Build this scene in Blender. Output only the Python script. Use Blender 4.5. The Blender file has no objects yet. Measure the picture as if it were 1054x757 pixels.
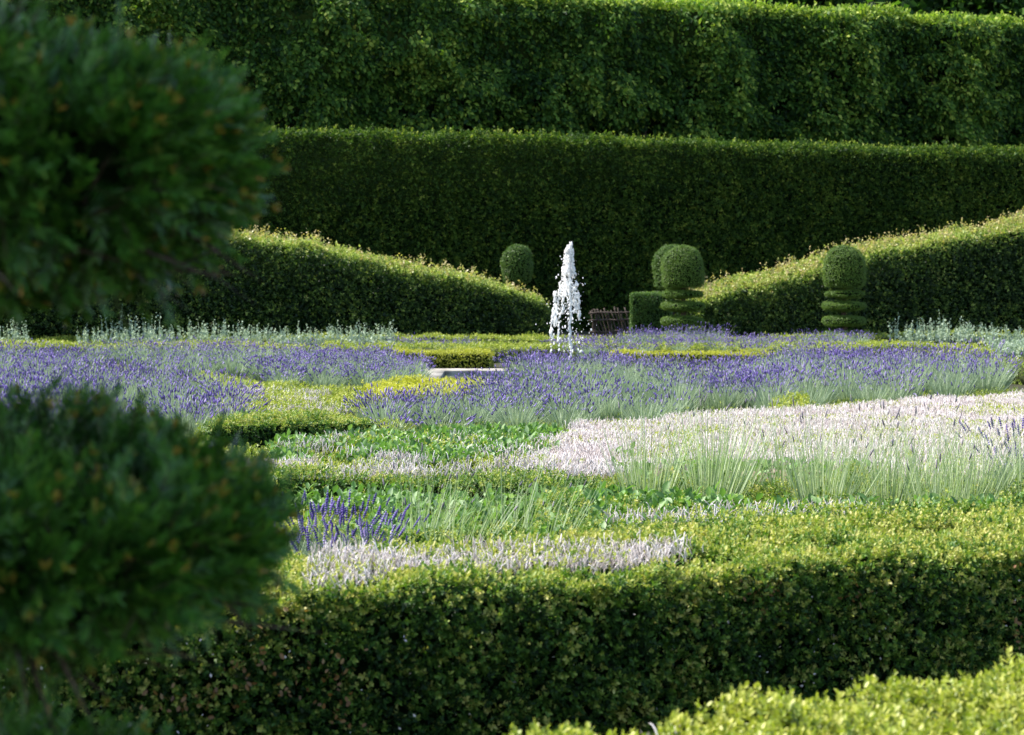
import bpy, math, random
import numpy as np
from mathutils import Vector
random.seed(7); RG = np.random.default_rng(11)
scene = bpy.context.scene
C = scene.collection
F, CX, HY, CH = 2000.0, 527.0, 274.0, 1.7        # focal length in photo pixels, centre column, horizon row, eye height
PI = math.pi
U = np.array([.933, .36]); V = np.array([-.36, .933])   # the garden's own grid runs away to the right

# ------------------------------------------------------------------ small tools
def W(px, py, z=0.0):
    D = (CH - z) * F / (py - HY); return ((px - CX) * D / F, D)
def XD(px, D): return (px - CX) * D / F
def ZD(py, D): return CH - (py - HY) * D / F
def hsh(i):
    i = i.astype(np.int64); i = (i ^ (i >> 13)) * 1274126177; i = (i ^ (i >> 16)) & 0x7fffffff
    return (i % 100003) / 100003.0
def noise(P, s, seed=0):
    P = np.asarray(P, float) / s + 1000.0; I = np.floor(P).astype(np.int64); f = P - I; f = f * f * (3 - 2 * f)
    out = 0
    for dx in (0, 1):
        for dy in (0, 1):
            for dz in (0, 1):
                w = (f[:, 0] if dx else 1 - f[:, 0]) * (f[:, 1] if dy else 1 - f[:, 1]) * (f[:, 2] if dz else 1 - f[:, 2])
                out = out + w * hsh((I[:, 0] + dx) * 73856093 ^ (I[:, 1] + dy) * 19349663 ^ (I[:, 2] + dz) * 83492791 + seed * 7919)
    return out * 2 - 1
def n3(P2, s, seed=0, z=0.0): return noise(np.column_stack([P2, np.full(len(P2), z)]), s, seed)
def unit(v): return v / np.maximum(np.linalg.norm(v, axis=-1, keepdims=True), 1e-9)

class Geo:
    def __init__(s): s.v = []; s.f = []; s.r = []; s.m = []; s.n = 0
    def add(s, verts, faces, rnd, mat=0):
        verts = np.asarray(verts, np.float32).reshape(-1, 3); faces = np.asarray(faces, np.int64)
        s.v.append(verts); s.f.append(faces + s.n); s.m.append(np.full(len(faces), mat, np.int32))
        s.r.append(np.broadcast_to(np.asarray(rnd, np.float32), (len(verts),)).copy()); s.n += len(verts)
    def inst(s, T, pos, Y, N, sc, rnd, mat=0, wid=None):
        """copies of template T=(verts, faces[, dr]) along axis Y with normal hint N"""
        pos = np.asarray(pos, float); k = len(pos)
        if k == 0: return
        Y = unit(np.broadcast_to(Y, (k, 3))); X = unit(np.cross(Y, np.broadcast_to(N, (k, 3)) + 1e-4)); Z = np.cross(X, Y)
        sc = np.broadcast_to(sc, (k,)); wid = sc if wid is None else np.broadcast_to(wid, (k,))
        tv, tf = T[0], T[1]
        P = (pos[:, None] + tv[None, :, 0, None] * (X * wid[:, None])[:, None] + tv[None, :, 1, None] * (Y * sc[:, None])[:, None]
             + tv[None, :, 2, None] * (Z * wid[:, None])[:, None])
        nv = len(tv); r = np.repeat(np.broadcast_to(rnd, (k,)), nv).reshape(k, nv)
        if len(T) > 2: r = np.clip(r + T[2][None], 0, 1)
        for q in tf:
            q = np.asarray(q); ff = (q[None] + (np.arange(k) * nv)[:, None, None]).reshape(-1, q.shape[1])
            s.f.append(ff + s.n); s.m.append(np.full(len(ff), mat, np.int32))
        s.v.append(P.reshape(-1, 3).astype(np.float32)); s.r.append(r.reshape(-1).astype(np.float32)); s.n += k * nv
    def build(s, name, mats, parent=None, smooth=False):
        me = bpy.data.meshes.new(name)
        v = np.concatenate(s.v); tot = np.concatenate([np.full(len(f), f.shape[1], np.int32) for f in s.f])
        idx = np.concatenate([f.reshape(-1) for f in s.f]).astype(np.int32)
        st = np.concatenate([[0], np.cumsum(tot)[:-1]]).astype(np.int32)
        me.vertices.add(len(v)); me.vertices.foreach_set('co', v.reshape(-1))
        me.loops.add(len(idx)); me.loops.foreach_set('vertex_index', idx)
        me.polygons.add(len(tot)); me.polygons.foreach_set('loop_start', st); me.polygons.foreach_set('loop_total', tot)
        me.polygons.foreach_set('material_index', np.concatenate(s.m))
        me.update(calc_edges=True)
        a = me.attributes.new('rnd', 'FLOAT', 'POINT'); a.data.foreach_set('value', np.concatenate(s.r))
        for m in (mats if isinstance(mats, (list, tuple)) else [mats]): me.materials.append(m)
        if smooth: me.polygons.foreach_set('use_smooth', np.ones(len(tot), bool))
        me.validate()
        o = bpy.data.objects.new(name, me); C.objects.link(o)
        if parent is not None:
            o.parent = parent
        return o
def tag(o, label, cat, group=None, kind=None):
    o['label'] = label; o['category'] = cat
    if group: o['group'] = group
    if kind: o['kind'] = kind
    return o
def thing(name, label, cat, loc=(0, 0, 0), rz=0, group=None):
    o = bpy.data.objects.new(name, None); C.objects.link(o); o.location = loc; o.rotation_euler = (0, 0, rz); o.empty_display_size = .1
    return tag(o, label, cat, group)

# ------------------------------------------------------------------ templates
def T(v, *f): return (np.array(v, float), [np.array(q) for q in f])
LEAF4 = T([(0, 0, 0), (-.3, .45, .06), (0, 1, -.05), (.3, .45, .06)], [(0, 3, 2, 1)])
LEAF6 = T([(0, 0, 0), (-.26, .28, .05), (-.24, .72, .03), (0, 1, -.08), (.24, .72, .03), (.26, .28, .05), (0, .5, -.03)],
          [(0, 6, 2, 1), (6, 3, 2, 2)][:1], [(6, 3, 2), (0, 5, 6), (5, 4, 6), (4, 3, 6)])
OVAL = T([(0, 0, 0), (-.2, .25, .07), (-.27, .55, .06), (-.12, .88, -.04), (0, 1, -.12), (.12, .88, -.04), (.27, .55, .06), (.2, .25, .07),
          (0, .5, -.02)], [(0, 8, 2, 1), (8, 4, 3, 2), (0, 7, 6, 8), (8, 6, 5, 4)])
BLADE = T([(-.5, 0, 0), (.5, 0, 0), (.35, .5, .5), (-.35, .5, .5), (0, 1, 1.6)], [(0, 1, 2, 3)], [(3, 2, 4)])
NEEDLE = T([(-.5, 0, 0), (.5, 0, 0), (.42, .7, 0), (0, 1, 0), (-.42, .7, 0)], [(0, 1, 2, 4)], [(4, 2, 3)])
a3 = [(math.cos(t), math.sin(t)) for t in (0, 2.094, 4.189)]
SPIKE = T([(0, 0, 0)] + [(x * .5, .3, y * .5) for x, y in a3] + [(x * .42, .7, y * .42) for x, y in a3] + [(0, 1, 0)],
          [(1, 2, 5, 4), (2, 3, 6, 5), (3, 1, 4, 6)], [(0, 2, 1), (0, 3, 2), (0, 1, 3), (4, 5, 7), (5, 6, 7), (6, 4, 7)])
def whorled():
    v = []; f = []
    for k, (y, r) in enumerate([(0, .38), (.2, .5), (.38, .55), (.56, .5), (.72, .42), (.88, .25)]):
        b = len(v); v.append((0, y - .08, 0)); v += [(math.cos(a + k) * r, y + .02, math.sin(a + k) * r) for a in (0, 1.57, 3.14, 4.71)]; v.append((0, y + .13, 0))
        for i in range(4): f += [(b, b + 1 + (i + 1) % 4, b + 1 + i), (b + 5, b + 1 + i, b + 1 + (i + 1) % 4)]
    return T(v, f)
WHORL = whorled()
def curl():      # a dry crooked little stalk, four-sided
    v = []; f = []
    pts = [(0, 0, 0, .5), (.3, .3, .2, .62), (.9, .6, .6, .6), (2.2, .85, .8, .5), (3.8, 1, .6, .25)]
    for x, y, z, r in pts: v += [(x + r, y, z), (x, y, z + r), (x - r, y, z), (x, y, z - r)]
    for k in range(4):
        for i in range(4): a = k * 4 + i; b = k * 4 + (i + 1) % 4; f.append((a, b, b + 4, a + 4))
    f.append((16, 17, 18, 19))
    return T(v, f)
CURL = curl()
def rosette(leaf, n, L, stem, spread=.9, seed=1):
    """a shoot: n leaves round a short stem; new leaves at the tip read lighter (dr)"""
    rr = np.random.default_rng(seed); v = []; fs = {}; dr = []
    for k in range(n):
        t = k / max(1, n - 1); az = k * 2.4 + rr.uniform(-.3, .3); el = .25 + t * spread
        Y = np.array([math.cos(az) * math.cos(el), math.sin(el), math.sin(az) * math.cos(el)])
        N = np.array([0, 1, 0.]) if el < 1.2 else np.array([math.cos(az), 0, math.sin(az)])
        X = unit(np.cross(Y, N)); Z = np.cross(X, Y); l = L * rr.uniform(.75, 1.1) * (1 - .25 * t)
        b = len(v)
        for p in leaf[0]: v.append(np.array([0, stem * t, 0]) + l * (p[0] * X + p[1] * Y + p[2] * Z)); dr.append((t - .5) * .22)
        for q in leaf[1]: fs.setdefault(q.shape[1], []).append(q + b)
    return (np.array(v), [np.concatenate(q) for q in fs.values()], np.array(dr))
ROS = [rosette(LEAF6, 8, .5, .75, seed=3), rosette(LEAF6, 7, .55, .6, seed=5)]
ROSF = [rosette(LEAF4, 6, .6, .6, seed=3), rosette(LEAF4, 5, .7, .5, seed=8)]

# ------------------------------------------------------------------ materials
def mat(name): 
    m = bpy.data.materials.new(name); m.use_nodes = True; nt = m.node_tree; nt.nodes.clear()
    return m, nt, nt.nodes, nt.links
def leaf_mat(name, cols, trans=.35, rough=.45, spec=.4, patch=1.5, tcol=(1.0, 1.15, .45), tmul=1.0, pamt=.3):
    """cols: base colours from old leaf to new leaf, read from each leaf's own random number plus slow patches"""
    m, nt, N, L = mat(name)
    at = N.new('ShaderNodeAttribute'); at.attribute_name = 'rnd'
    tc = N.new('ShaderNodeTexCoord'); nz = N.new('ShaderNodeTexNoise'); nz.inputs['Scale'].default_value = patch; nz.inputs['Detail'].default_value = 3
    L.new(tc.outputs['Object'], nz.inputs['Vector'])
    ma = N.new('ShaderNodeMath'); ma.operation = 'MULTIPLY_ADD'; L.new(nz.outputs['Fac'], ma.inputs[0]); ma.inputs[1].default_value = pamt * 2
    L.new(at.outputs['Fac'], ma.inputs[2])
    mb = N.new('ShaderNodeMath'); mb.operation = 'SUBTRACT'; L.new(ma.outputs[0], mb.inputs[0]); mb.inputs[1].default_value = pamt
    cr = N.new('ShaderNodeValToRGB'); e = cr.color_ramp.elements
    while len(e) < len(cols): e.new(.5)
    for i, c in enumerate(cols): e[i].position = i / (len(cols) - 1); e[i].color = (*c, 1)
    L.new(mb.outputs[0], cr.inputs[0])
    p = N.new('ShaderNodeBsdfPrincipled'); L.new(cr.outputs[0], p.inputs['Base Color'])
    p.inputs['Roughness'].default_value = rough; p.inputs['Specular IOR Level'].default_value = spec
    o = N.new('ShaderNodeOutputMaterial')
    if trans > 0:
        mx = N.new('ShaderNodeMix'); mx.data_type = 'RGBA'; mx.blend_type = 'MULTIPLY'; mx.inputs[0].default_value = 1
        L.new(cr.outputs[0], mx.inputs[6]); mx.inputs[7].default_value = (*[c * tmul for c in tcol], 1)
        t = N.new('ShaderNodeBsdfTranslucent'); L.new(mx.outputs[2], t.inputs['Color'])
        ms = N.new('ShaderNodeMixShader'); ms.inputs[0].default_value = trans
        L.new(p.outputs[0], ms.inputs[1]); L.new(t.outputs[0], ms.inputs[2]); L.new(ms.outputs[0], o.inputs[0])
    else: L.new(p.outputs[0], o.inputs[0])
    return m
def rough_mat(name, c1, c2, scale=20, rough=.9, bump=.3, spec=.2):
    m, nt, N, L = mat(name)
    tc = N.new('ShaderNodeTexCoord'); nz = N.new('ShaderNodeTexNoise'); nz.inputs['Scale'].default_value = scale; nz.inputs['Detail'].default_value = 8
    L.new(tc.outputs['Object'], nz.inputs['Vector'])
    cr = N.new('ShaderNodeValToRGB'); cr.color_ramp.elements[0].position = .35; cr.color_ramp.elements[1].position = .68
    cr.color_ramp.elements[0].color = (*c1, 1); cr.color_ramp.elements[1].color = (*c2, 1); L.new(nz.outputs['Fac'], cr.inputs[0])
    p = N.new('ShaderNodeBsdfPrincipled'); L.new(cr.outputs[0], p.inputs['Base Color']); p.inputs['Roughness'].default_value = rough
    p.inputs['Specular IOR Level'].default_value = spec
    b = N.new('ShaderNodeBump'); b.inputs['Strength'].default_value = bump; b.inputs['Distance'].default_value = .02
    L.new(nz.outputs['Fac'], b.inputs['Height']); L.new(b.outputs[0], p.inputs['Normal'])
    o = N.new('ShaderNodeOutputMaterial'); L.new(p.outputs[0], o.inputs[0]); return m
M = {}
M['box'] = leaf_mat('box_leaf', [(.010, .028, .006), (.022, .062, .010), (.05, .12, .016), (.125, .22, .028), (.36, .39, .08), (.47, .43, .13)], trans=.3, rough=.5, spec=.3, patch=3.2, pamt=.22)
M['boxlow'] = leaf_mat('box_leaf_low', [(.04, .08, .012), (.12, .18, .022), (.24, .30, .036), (.38, .40, .06), (.48, .47, .11)], trans=.3, patch=1.1, pamt=.16)
M['gold'] = leaf_mat('golden_leaf', [(.20, .23, .03), (.42, .41, .04), (.56, .52, .08)], trans=.35, patch=2, pamt=.2)
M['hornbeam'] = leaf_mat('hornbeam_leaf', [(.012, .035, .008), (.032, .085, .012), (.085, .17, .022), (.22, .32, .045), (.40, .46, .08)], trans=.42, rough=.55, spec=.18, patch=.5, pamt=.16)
M['yewhedge'] = leaf_mat('clipped_hedge_leaf', [(.012, .03, .006), (.032, .072, .011), (.066, .125, .017), (.16, .22, .028), (.29, .32, .055)], trans=.35, rough=.55, spec=.15, patch=.7, pamt=.16)
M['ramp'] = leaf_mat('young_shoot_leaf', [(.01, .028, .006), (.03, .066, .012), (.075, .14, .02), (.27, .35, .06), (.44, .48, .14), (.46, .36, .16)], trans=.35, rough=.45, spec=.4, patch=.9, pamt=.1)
M['topiary'] = leaf_mat('topiary_leaf', [(.03, .075, .012), (.065, .13, .016), (.13, .21, .026), (.23, .30, .04)], trans=.2, patch=2, pamt=.15)
M['needle'] = leaf_mat('yew_needle', [(.008, .024, .004), (.026, .084, .010), (.06, .175, .018), (.13, .24, .026), (.30, .17, .03)], trans=.25, rough=.4, spec=.4, patch=5, pamt=.1)
M['lavleaf'] = leaf_mat('lavender_leaf', [(.10, .15, .09), (.19, .26, .16), (.31, .38, .25), (.48, .54, .38)], trans=.25, rough=.7, spec=.2, tcol=(1, 1.1, .7), pamt=.15)
M['lavflower'] = leaf_mat('lavender_flower', [(.06, .045, .17), (.12, .08, .30), (.22, .16, .43), (.42, .35, .58)], trans=.15, rough=.7, spec=.15, tcol=(1, .9, 1.1), pamt=.1)
M['spent'] = leaf_mat('spent_flower', [(.10, .09, .13), (.19, .17, .20), (.32, .29, .30)], trans=.1, rough=.8, spec=.1, pamt=.1)
M['dry'] = leaf_mat('dry_flower', [(.30, .23, .19), (.52, .44, .405), (.68, .615, .59), (.82, .77, .75)], trans=.12, rough=.85, spec=.1, tcol=(1, .95, .9), pamt=.15, patch=2.5)
M['rust'] = leaf_mat('dying_leaf', [(.10, .045, .015), (.22, .11, .035), (.30, .20, .07)], trans=.3)
M['stalk'] = leaf_mat('fresh_stalk', [(.12, .18, .07), (.24, .31, .16), (.40, .47, .27), (.56, .60, .42)], trans=.3, rough=.6, spec=.2, pamt=.15)
M['sage'] = leaf_mat('sage_leaf', [(.05, .11, .03), (.10, .20, .05), (.18, .31, .08), (.34, .44, .24)], trans=.35, rough=.5, spec=.4, pamt=.15)
M['silver'] = leaf_mat('silver_leaf', [(.20, .27, .18), (.32, .40, .28), (.48, .55, .42)], trans=.25, rough=.8, spec=.1, tcol=(1, 1.05, .8), pamt=.15)
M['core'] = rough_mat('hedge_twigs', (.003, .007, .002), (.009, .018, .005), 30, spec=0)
M['corelight'] = rough_mat('low_hedge_twigs', (.02, .028, .008), (.05, .06, .016), 30)
M['bark'] = rough_mat('bark', (.03, .022, .015), (.10, .075, .05), 25, bump=.8)
M['twig'] = rough_mat('yew_twig', (.03, .02, .013), (.11, .075, .05), 60, bump=.5)
M['soil'] = rough_mat('soil', (.02, .022, .010), (.06, .055, .028), 5)
M['gravel'] = rough_mat('gravel', (.42, .38, .33), (.66, .61, .55), 60, bump=.5)
M['stone'] = rough_mat('basin_stone', (.16, .145, .12), (.40, .37, .32), 5)
M['wattle'] = rough_mat('weathered_wood', (.035, .026, .02), (.11, .085, .068), 30, bump=.6)
M['metal'] = rough_mat('nozzle_bronze', (.04, .035, .02), (.08, .07, .04), 40, rough=.4)
def water_mats():
    m, nt, N, L = mat('spray_water')
    p = N.new('ShaderNodeBsdfPrincipled'); p.inputs['Base Color'].default_value = (.98, .98, .97, 1); p.inputs['Roughness'].default_value = .12
    p.inputs['Specular IOR Level'].default_value = .6; p.inputs['IOR'].default_value = 1.33
    t = N.new('ShaderNodeBsdfTranslucent'); t.inputs[0].default_value = (1, .99, .97, 1)
    ms = N.new('ShaderNodeMixShader'); ms.inputs[0].default_value = .6; o = N.new('ShaderNodeOutputMaterial')
    L.new(p.outputs[0], ms.inputs[1]); L.new(t.outputs[0], ms.inputs[2]); L.new(ms.outputs[0], o.inputs[0]); M['spray'] = m
    m, nt, N, L = mat('pool_water')
    p = N.new('ShaderNodeBsdfPrincipled'); p.inputs['Base Color'].default_value = (.02, .04, .035, 1); p.inputs['Roughness'].default_value = .06
    nz = N.new('ShaderNodeTexNoise'); nz.inputs['Scale'].default_value = 9; b = N.new('ShaderNodeBump'); b.inputs['Strength'].default_value = .4
    L.new(nz.outputs['Fac'], b.inputs['Height']); L.new(b.outputs[0], p.inputs['Normal']); o = N.new('ShaderNodeOutputMaterial'); L.new(p.outputs[0], o.inputs[0]); M['pool'] = m
water_mats()

# ------------------------------------------------------------------ polygons
def ccw(P):
    P = np.asarray(P, float); a = np.sum(P[:, 0] * np.roll(P[:, 1], -1) - np.roll(P[:, 0], -1) * P[:, 1])
    return P if a > 0 else P[::-1]
def inside(P, Q):
    r = np.zeros(len(Q), bool)
    for i in range(len(P)):
        a, b = P[i], P[(i + 1) % len(P)]
        c = (a[1] > Q[:, 1]) != (b[1] > Q[:, 1])
        with np.errstate(all='ignore'): x = (b[0] - a[0]) * (Q[:, 1] - a[1]) / (b[1] - a[1]) + a[0]
        r ^= c & (Q[:, 0] < x)
    return r
def area(P): return abs(np.sum(P[:, 0] * np.roll(P[:, 1], -1) - np.roll(P[:, 0], -1) * P[:, 1])) / 2
def sample(P, dens, rag=.0, rs=.5):
    lo, hi = P.min(0) - rag, P.max(0) + rag; n = int(np.prod(hi - lo) * dens)
    Q = lo + RG.random((n, 2)) * (hi - lo)
    K = Q + rag * np.column_stack([n3(Q, rs, 1), n3(Q, rs, 2)]) if rag else Q
    return Q[inside(P, K)]
def inset(P, d):
    e = unit(np.roll(P, -1, 0) - P); n = np.column_stack([-e[:, 1], e[:, 0]]); b = unit(n + np.roll(n, 1, 0))
    return P + b * d
def px_poly(pts, z): return ccw([W(x, y, z) for x, y in pts])
def strip(pts, w):
    P = np.asarray(pts, float); d = np.gradient(P, axis=0); d = unit(d); n = np.column_stack([-d[:, 1], d[:, 0]]) * w / 2
    return ccw(np.concatenate([P + n, (P - n)[::-1]]))
def prism(g, P, z0, zt, mat=0):
    """closed block; zt is a function of the plan points"""
    n = len(P); top = zt(P)
    v = np.concatenate([np.column_stack([P, np.full(n, z0)]), np.column_stack([P, top])])
    import mathutils
    tri = mathutils.geometry.tessellate_polygon([[Vector((a, b, 0)) for a, b in P]])
    tri = np.array([list(t) for t in tri])
    A = P[tri[:, 1]] - P[tri[:, 0]]; B = P[tri[:, 2]] - P[tri[:, 0]]; fl = (A[:, 0] * B[:, 1] - A[:, 1] * B[:, 0]) < 0; tri[fl] = tri[fl][:, ::-1]
    g.add(v, [[0, 1, 2]][:0] or np.zeros((0, 3), int), .2)
    base = g.n - len(v)
    s = np.array([(i, (i + 1) % n, (i + 1) % n + n, i + n) for i in range(n)])
    for ff in (s, tri + n, tri[:, ::-1]): g.f.append(ff + base); g.m.append(np.full(len(ff), mat, np.int32))

# ------------------------------------------------------------------ hedges
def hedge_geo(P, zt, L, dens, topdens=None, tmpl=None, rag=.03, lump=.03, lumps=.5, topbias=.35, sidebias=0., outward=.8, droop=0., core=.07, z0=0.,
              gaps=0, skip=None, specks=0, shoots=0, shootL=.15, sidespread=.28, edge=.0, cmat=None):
    """a clipped hedge: twiggy core and a ragged shell of leafy shoots on the top and every side"""
    P = ccw(P); g = Geo(); f = zt if callable(zt) else (lambda Q: np.full(len(Q), float(zt)))
    Pi = inset(P, core)
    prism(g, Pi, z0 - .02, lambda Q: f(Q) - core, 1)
    tm = tmpl or ROSF; td = topdens or dens
    def put(pos, nrm, bias, spread):
        k = len(pos)
        if not k: return
        pos = pos + nrm * (lump * noise(pos, lumps, 5) + lump * .5 * noise(pos, lumps * .3, 6) + RG.normal(0, rag, k))[:, None]
        Y = unit(nrm * outward + RG.normal(0, .45, (k, 3)) + np.array([0, 0, .35 - droop]))
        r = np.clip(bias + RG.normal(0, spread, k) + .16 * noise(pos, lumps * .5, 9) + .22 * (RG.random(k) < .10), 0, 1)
        sel = RG.integers(0, len(tm), k)
        for j in range(len(tm)):
            q = sel == j; s = L * RG.uniform(.55, 1.3, q.sum())
            g.inst(tm[j], pos[q] - Y[q] * s[:, None] * .35, Y[q], RG.normal(0, 1, (q.sum(), 3)), s, r[q])
    Q = sample(P, td)
    if gaps: Q = Q[(n3(Q, .22, 77) + .6 * n3(Q, .7, 78) + RG.normal(0, .15, len(Q))) > -1.2 + gaps]
    if skip is not None: Q = Q[~inside(skip, Q + .1 * np.column_stack([n3(Q, .2, 1), n3(Q, .2, 2)])) | (RG.random(len(Q)) < .12)]
    z = f(Q)
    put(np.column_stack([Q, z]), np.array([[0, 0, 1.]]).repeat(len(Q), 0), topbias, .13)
    for i in range(len(P)):
        a, b = P[i], P[(i + 1) % len(P)]; l = np.linalg.norm(b - a); n2 = np.array([(b - a)[1], -(b - a)[0]]) / max(l, 1e-6)
        mid = (a + b) / 2; back = np.dot(n2, -mid) < 0
        h = float(max(f(np.array([a]))[0], f(np.array([b]))[0])) - z0
        k = int(l * h * dens * (.35 if back else 1)); t = RG.random(k); q = a + t[:, None] * (b - a); zz = z0 + RG.random(k) * (f(q) - z0)
        nr = np.broadcast_to(np.array([n2[0], n2[1], 0]), (k, 3))
        dtop = f(q) - zz
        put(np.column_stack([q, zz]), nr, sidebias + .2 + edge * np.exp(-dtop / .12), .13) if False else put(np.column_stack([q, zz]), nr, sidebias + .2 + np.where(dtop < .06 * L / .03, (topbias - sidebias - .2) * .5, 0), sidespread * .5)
    if specks:      # bleached dead leaves caught in the face
        a, b = specks; k = int(np.linalg.norm(b - a) * 130); t = RG.random(k); q = np.column_stack([a + t[:, None] * (b - a) - V * .015, z0 + .08 + RG.random(k) * .6]); q = q[noise(q, .35, 91) + RG.normal(0, .3, k) > .05]; k = len(q)
        g.inst(LEAF4, q, RG.normal(0, 1, (k, 3)), RG.normal(0, .5, (k, 3)) - np.array([V[0], V[1], 0]), RG.uniform(.006, .014, k), .55, mat=3)
        k = int(np.linalg.norm(b - a) * 900); t = RG.random(k); q = np.column_stack([a + t[:, None] * (b - a) - V * .02, z0 + .05 + RG.random(k) * .66]); q = q[noise(q, .16, 93) + RG.normal(0, .12, k) > .48]; k = len(q)
        g.inst(LEAF6, q, RG.normal(0, 1, (k, 3)), RG.normal(0, .6, (k, 3)) - np.array([V[0], V[1], 0]), RG.uniform(.014, .024, k), np.clip(RG.normal(.5, .2, k), 0, 1), mat=4)
    if shoots:      # soft new shoots standing out of the clipped top
        Q = sample(P, shoots); Q = Q[(n3(Q, .9, 21) + RG.normal(0, .5, len(Q))) > -.2]; z = f(Q) - .03; k = len(Q)
        hl = shootL * RG.uniform(.4, 1.3, k); Y = unit(RG.normal(0, .35, (k, 3)) + np.array([0, 0, 1.]))
        base = np.column_stack([Q, z])
        g.inst(BLADE, base, Y, RG.normal(0, 1, (k, 3)), hl, .3, wid=.006)
        for j in range(6):
            t = (j + 1) / 6; p = base + Y * (hl * t)[:, None]
            g.inst(LEAF4, p, unit(RG.normal(0, .8, (k, 3)) + Y * .6), RG.normal(0, 1, (k, 3)), L * (1.15 - .4 * t) * RG.uniform(.6, 1.1, k), np.clip(topbias + .15 + .25 * t + RG.normal(0, .12, k), 0, 1))
    return g
def hedge(name, P, zt, mt, label, cat='hedge', group=None, coremat='core', extra=None, **k):
    g = hedge_geo(P, zt, **k)
    if extra: extra(g)
    return tag(g.build(name, [M[mt], M[coremat], M['bark'], M['dry'], M['rust']]), label, cat, group)

def gline(px, D):       # a line of the garden grid through (px, D): gives D for any other pixel column
    X0 = XD(px, D); s = U[1] / U[0]
    return lambda q: (lambda d: (XD(q, d), d))((D - s * X0) / (1 - s * (q - CX) / F))

# ---- ground, paths
def sheet(name, P, z, m, label, cat):
    me = bpy.data.meshes.new(name); me.from_pydata([(a, b, z) for a, b in P], [], [list(range(len(P)))]); me.materials.append(M[m])
    o = bpy.data.objects.new(name, me); C.objects.link(o); o['kind'] = 'structure'; o['label'] = label; o['category'] = cat; return o
sheet('ground', [(-400, -60), (400, -60), (400, 900), (-400, 900)], 0, 'soil', 'dark garden soil under all the beds and hedges', 'ground')
sheet('gravel_path', [(-1.6, 26.6), (3.4, 26.6), (3.6, 31.8), (-1.6, 31.7)], .004, 'gravel', 'pale gravel round the fountain basin', 'path')

# ---- tall hornbeam hedge at the very back
L0 = gline(600, 57.2)
def back_line(x0, x1, line, th):
    a, b = np.array(line(x0)), np.array(line(x1)); return ccw([a, b, b + V * th, a + V * th])
Ph = back_line(-190, 1240, L0, 2.2)
g = Geo(); prism(g, inset(Ph, .8), 0, lambda Q: np.full(len(Q), 9.45), 1)
def trunkgeo(g, x, y, z0, z1, r0, r1, mat=0, seed=0, wob=.1, sides=7, segs=6):
    rr = np.random.default_rng(seed); v = []; f = []
    for k in range(segs + 1):
        t = k / segs; r = r0 + (r1 - r0) * t; ox, oy = (rr.uniform(-wob, wob, 2) if k else (0, 0))
        v += [(x + ox + r * math.cos(a), y + oy + r * math.sin(a), z0 + (z1 - z0) * t) for a in np.linspace(0, 2 * PI, sides, endpoint=False)]
    for k in range(segs):
        for i in range(sides): a = k * sides + i; b = k * sides + (i + 1) % sides; f.append((a, b, b + sides, a + sides))
    g.add(v, f, .3, mat)
def tall_leaves(g):
    a, b = np.array(L0(-190)), np.array(L0(1240)); l = np.linalg.norm(b - a); n2 = np.array([V[0], V[1]]) * -1
    cnt = 0
    for dens, dep in ((420, 0), (330, .4), (260, -.12)):
        k = int(l * 7.2 * dens); t = RG.random(k); z = 2.4 + RG.random(k) * 7.2
        q = a + t[:, None] * (b - a); pos = np.column_stack([q, z])
        s = t * l
        bul = 1.35 * (.28 * np.cos(s / 2.15 * 2 * PI * .5 + .6 * noise(pos, 3, 3)) + .38 * noise(pos, 1.1, 4) + .26 * noise(pos, .45, 5)); bul = np.maximum(bul, -.38)
        edge = np.clip((9.6 - z) / .5, 0, 1)
        off = bul - dep - .35 * (1 - edge) * RG.random(k)
        keep = (noise(pos, .38, 8) + RG.normal(0, .3, k)) > -.38
        pos[:, :2] += n2 * off[:, None]; pos = pos[keep]; bul = bul[keep]; k = len(pos)
        Y = unit(np.array([0, 0, -.55]) + RG.normal(0, .5, (k, 3)) + np.array([n2[0], n2[1], 0]) * .5)
        N = np.array([n2[0], n2[1], .7]) + RG.normal(0, .45, (k, 3))
        r = np.clip(.30 + .2 * bul + .16 * noise(pos, .3, 15) + RG.normal(0, .16, k) + .38 * ((RG.random(k) + .25 * noise(pos, .8, 16)) < .17) + .3 * np.clip((pos[:, 2] - 9.25) / .3, 0, 1), 0, 1)  # clustered paler leaves imitate glints through leaf colour
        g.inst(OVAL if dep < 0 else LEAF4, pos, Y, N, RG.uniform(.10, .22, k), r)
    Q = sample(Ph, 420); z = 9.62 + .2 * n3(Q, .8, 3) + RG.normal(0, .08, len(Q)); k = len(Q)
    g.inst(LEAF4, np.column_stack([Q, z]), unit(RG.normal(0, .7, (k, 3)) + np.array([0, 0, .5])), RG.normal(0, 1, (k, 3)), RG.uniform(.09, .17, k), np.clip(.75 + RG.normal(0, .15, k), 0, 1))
tall_leaves(g)
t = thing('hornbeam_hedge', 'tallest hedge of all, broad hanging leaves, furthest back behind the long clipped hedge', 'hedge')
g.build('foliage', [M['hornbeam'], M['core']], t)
for q in range(-130, 1240, 100):
    gg = Geo(); x, y = L0(q); p = np.array([x, y]) + V * .55; trunkgeo(gg, p[0], p[1], 0, 8.6, .16, .05, 0, seed=q + 300, wob=.12)
    for s in range(5):
        aa = np.array([p[0], p[1], 2.6 + s * 1.2]); d = np.array([U[0] * (-1) ** s, U[1] * (-1) ** s, .5]); k = 5
        pts = [aa + d * (i * .35) for i in range(k)]
        v = []; f = []
        for i, c in enumerate(pts): r = .045 * (1 - i / 6); v += [(c[0] + r * math.cos(w), c[1], c[2] + r * math.sin(w)) for w in (0, 2.1, 4.2)]
        for i in range(k - 1):
            for j in range(3): f.append((i * 3 + j, i * 3 + (j + 1) % 3, i * 3 + 3 + (j + 1) % 3, i * 3 + 3 + j))
        gg.add(v, f, .3)
    gg.build('trunk', M['bark'], t)

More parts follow.
